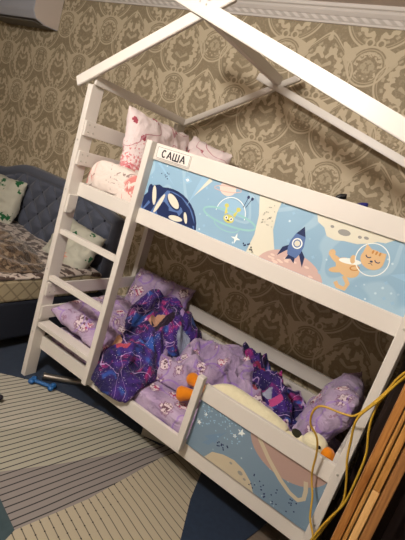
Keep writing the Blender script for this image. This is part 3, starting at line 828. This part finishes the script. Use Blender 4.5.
tag(cb2,'yellow extension cable hanging straight down past the right bed post','cable')
cb3=tube('extension_cable',[(2.26,-.31,1.56),(2.14,-.22,1.33),(2.05,-.12,1.16),(2.018,-.12,1.058),(2.015,-.12,.985),(2.026,-.12,.918),(2.05,-.12,.833),(2.056,-.13,.724),(2.054,-.13,.611),(2.034,-.135,.535),(2.01,-.14,.432),(2.0,-.16,.3),(2.05,-.19,.1),(2.1,-.22,.014),(2.2,-.3,.014)],.0046,m_cord,None,8)
tag(cb3,'yellow extension cable bowing out to the right between bed post and boards','cable')

# ------------------------------------------------------------------ wooden boards standing at the right
def board(a,b_,m,label,extra=None):
    o=box('wooden_board',a,b_,m,None,.004); tag(o,label,'board'); return o
board((2.062,-.33,0),(2.088,-.245,1.42),m_w1,'orange-brown board nearest the bed post, leftmost of the standing boards')
board((2.092,-.34,0),(2.104,-.27,1.40),m_w2,'thin honey-coloured board between the leftmost board and the pale one')
board((2.108,-.335,0),(2.132,-.26,.845),m_w3,'short pale sawn board ending low among the standing boards')
board((2.108,-.335,.847),(2.130,-.265,1.40),m_w2,'honey-brown board standing on top of the short pale board')
board((2.136,-.36,0),(2.164,-.27,1.42),m_w4,'wide brown stained board, rightmost of the lit standing boards')
fill_a=box('placeholder',(2.26,-.42,0),(2.9,.30,1.32),m_dkfill,None,.006)  # added dark block, a guessed stand-in for the near-black right edge
tag(fill_a,'dark brown cabinet added to fill the near-black area behind the standing boards','block')
fill_b=box('filler_mesh',(2.03,.40,0),(2.9,.90,1.30),m_dkfill,None,.02)  # added dark filler where lit wallpaper would otherwise show
fill_b.name='filler'; tag(fill_b,'dark chest added to darken the space past the right end of the bed','filler')

# ------------------------------------------------------------------ things on the floor
bone=empty('dog_bone_toy',(.18,-.02,.008),'blue rubber bone-shaped dog toy on the rug by the ladder post','dog toy')
bm=bmesh.new()
A_=Vector((.118,-.060,.028));B_=Vector((.243,.0,.028)); d=(B_-A_).normalized(); s=Vector((-d.y,d.x,0))
for e,sg in ((A_,-1),(B_,1)):
    for k in (-1,1): ell(bm,e+s*.018*k,(.021,.021,.019),16)
for i in range(9):
    p=A_.lerp(B_,i/8); ell(bm,p,(.014,.014,.013),12)
o=obj('bone',bm,m_bone,bone,True); md=o.modifiers.new('r','REMESH'); md.mode='VOXEL'; md.voxel_size=.004; md.use_smooth_shade=True
bk_=empty('ball',(.19,-.37,.008),'dark rounded toy at the left edge of the striped rug','toy')
bm=bmesh.new(); ell(bm,(.175,-.37,.038),(.045,.04,.03),20,None,0,lambda p:p*(1+.08*fb(p.x*3,p.y*3,p.z*3))); obj('ball_body',bm,mat('dark knitted','#17141c',.9),bk_,True)
bm=bmesh.new(); ell(bm,(.205,-.345,.045),(.018,.018,.018),12); obj('knot',bm,mat('dark knitted knot','#1c1822',.9),bk_,True)
tb=tube('metal_tube',[(.115,.02,.034),(.22,.12,.034),(.40,.30,.034),(.62,.50,.034)],.022,m_steel,None,18); tag(tb,'silver metal tube lying on the rug under the lower bunk','tube')
bx=empty('storage_box',(1.0,.24,0),'small pale box on the floor under the lower bunk','box')
M_=Matrix.Translation((.97,.30,.012))@Matrix.Rotation(.35,4,'Z')
bm=bmesh.new(); add_box(bm,(-.11,-.09,0),(.11,.09,.06),.004,0,M_); obj('box_body',bm,m_lattewhite,bx)
bm=bmesh.new(); add_box(bm,(-.113,-.093,.0605),(.113,.093,.072),.004,0,M_); obj('lid',bm,m_lattewhite,bx)

# ------------------------------------------------------------------ light
def area(name,loc,size,power,colr,rot=(0,0,0)):
    l=bpy.data.lights.new(name,'AREA'); l.shape='DISK'; l.size=size; l.energy=power; l.color=colr
    o=bpy.data.objects.new(name,l); o.location=loc; o.rotation_euler=rot; col.objects.link(o); return o
lamp=empty('ceiling_lamp',(.75,-1.85,CZ),'round ceiling lamp in the middle of the room','lamp')
bm=bmesh.new(); bmesh.ops.create_cone(bm,cap_ends=True,segments=40,radius1=.06,radius2=.06,depth=.03,matrix=Matrix.Translation((.75,-1.85,CZ-.016))); obj('ceiling_rose',bm,m_acs,lamp)
bm=bmesh.new(); bmesh.ops.create_cone(bm,cap_ends=True,segments=12,radius1=.006,radius2=.006,depth=.17,matrix=Matrix.Translation((.75,-1.85,2.745))); obj('cord',bm,m_acs,lamp)
pl=bpy.data.lights.new('lamp_light','POINT'); pl.energy=198; pl.color=(1.0,.935,.865); pl.shadow_soft_size=.10
po=bpy.data.objects.new('lamp_light',pl); po.location=(.75,-1.85,2.58); col.objects.link(po)
w=bpy.data.worlds.new('w'); bpy.context.scene.world=w; w.use_nodes=True
w.node_tree.nodes['Background'].inputs[0].default_value=(.5,.55,.7,1); w.node_tree.nodes['Background'].inputs[1].default_value=.0

# ------------------------------------------------------------------ camera
cam=bpy.data.cameras.new('camera'); co=bpy.data.objects.new('camera',cam); col.objects.link(co)
Rm=Matrix(((.79639339,-.37473168,.47469331),(.52391694,.03539609,-.85103358),(.30210696,.92645738,.22451748)))
co.matrix_world=Matrix.Translation((2.03318,-1.76156,1.65340))@Rm.to_4x4()
cam.sensor_fit='VERTICAL'; cam.sensor_height=24; cam.lens=24*410.894/540; cam.clip_start=.02
sc=bpy.context.scene; sc.camera=co
sc.view_settings.view_transform='Standard'; sc.view_settings.look='None'; sc.view_settings.exposure=0; sc.view_settings.gamma=1
for o in list(bpy.context.scene.objects):
    L=o.get('label') or ''
    if o.parent is None:
        n=o.name.split('.')[0]
        if n=='extension_cable': o['group']='yellow extension cables by the right bed post'
        elif n=='wooden_board': o['group']='wooden boards standing at the right edge'
        elif n=='pillow': o['group']='lavender pillows on the lower bunk' if 'lavender' in L else 'white and pink star pillows on the upper bunk' if 'star' in L else 'green leaf pillows on the double bed'
        elif n=='toy_figure': o['group']='toys showing above the upper guard rail'
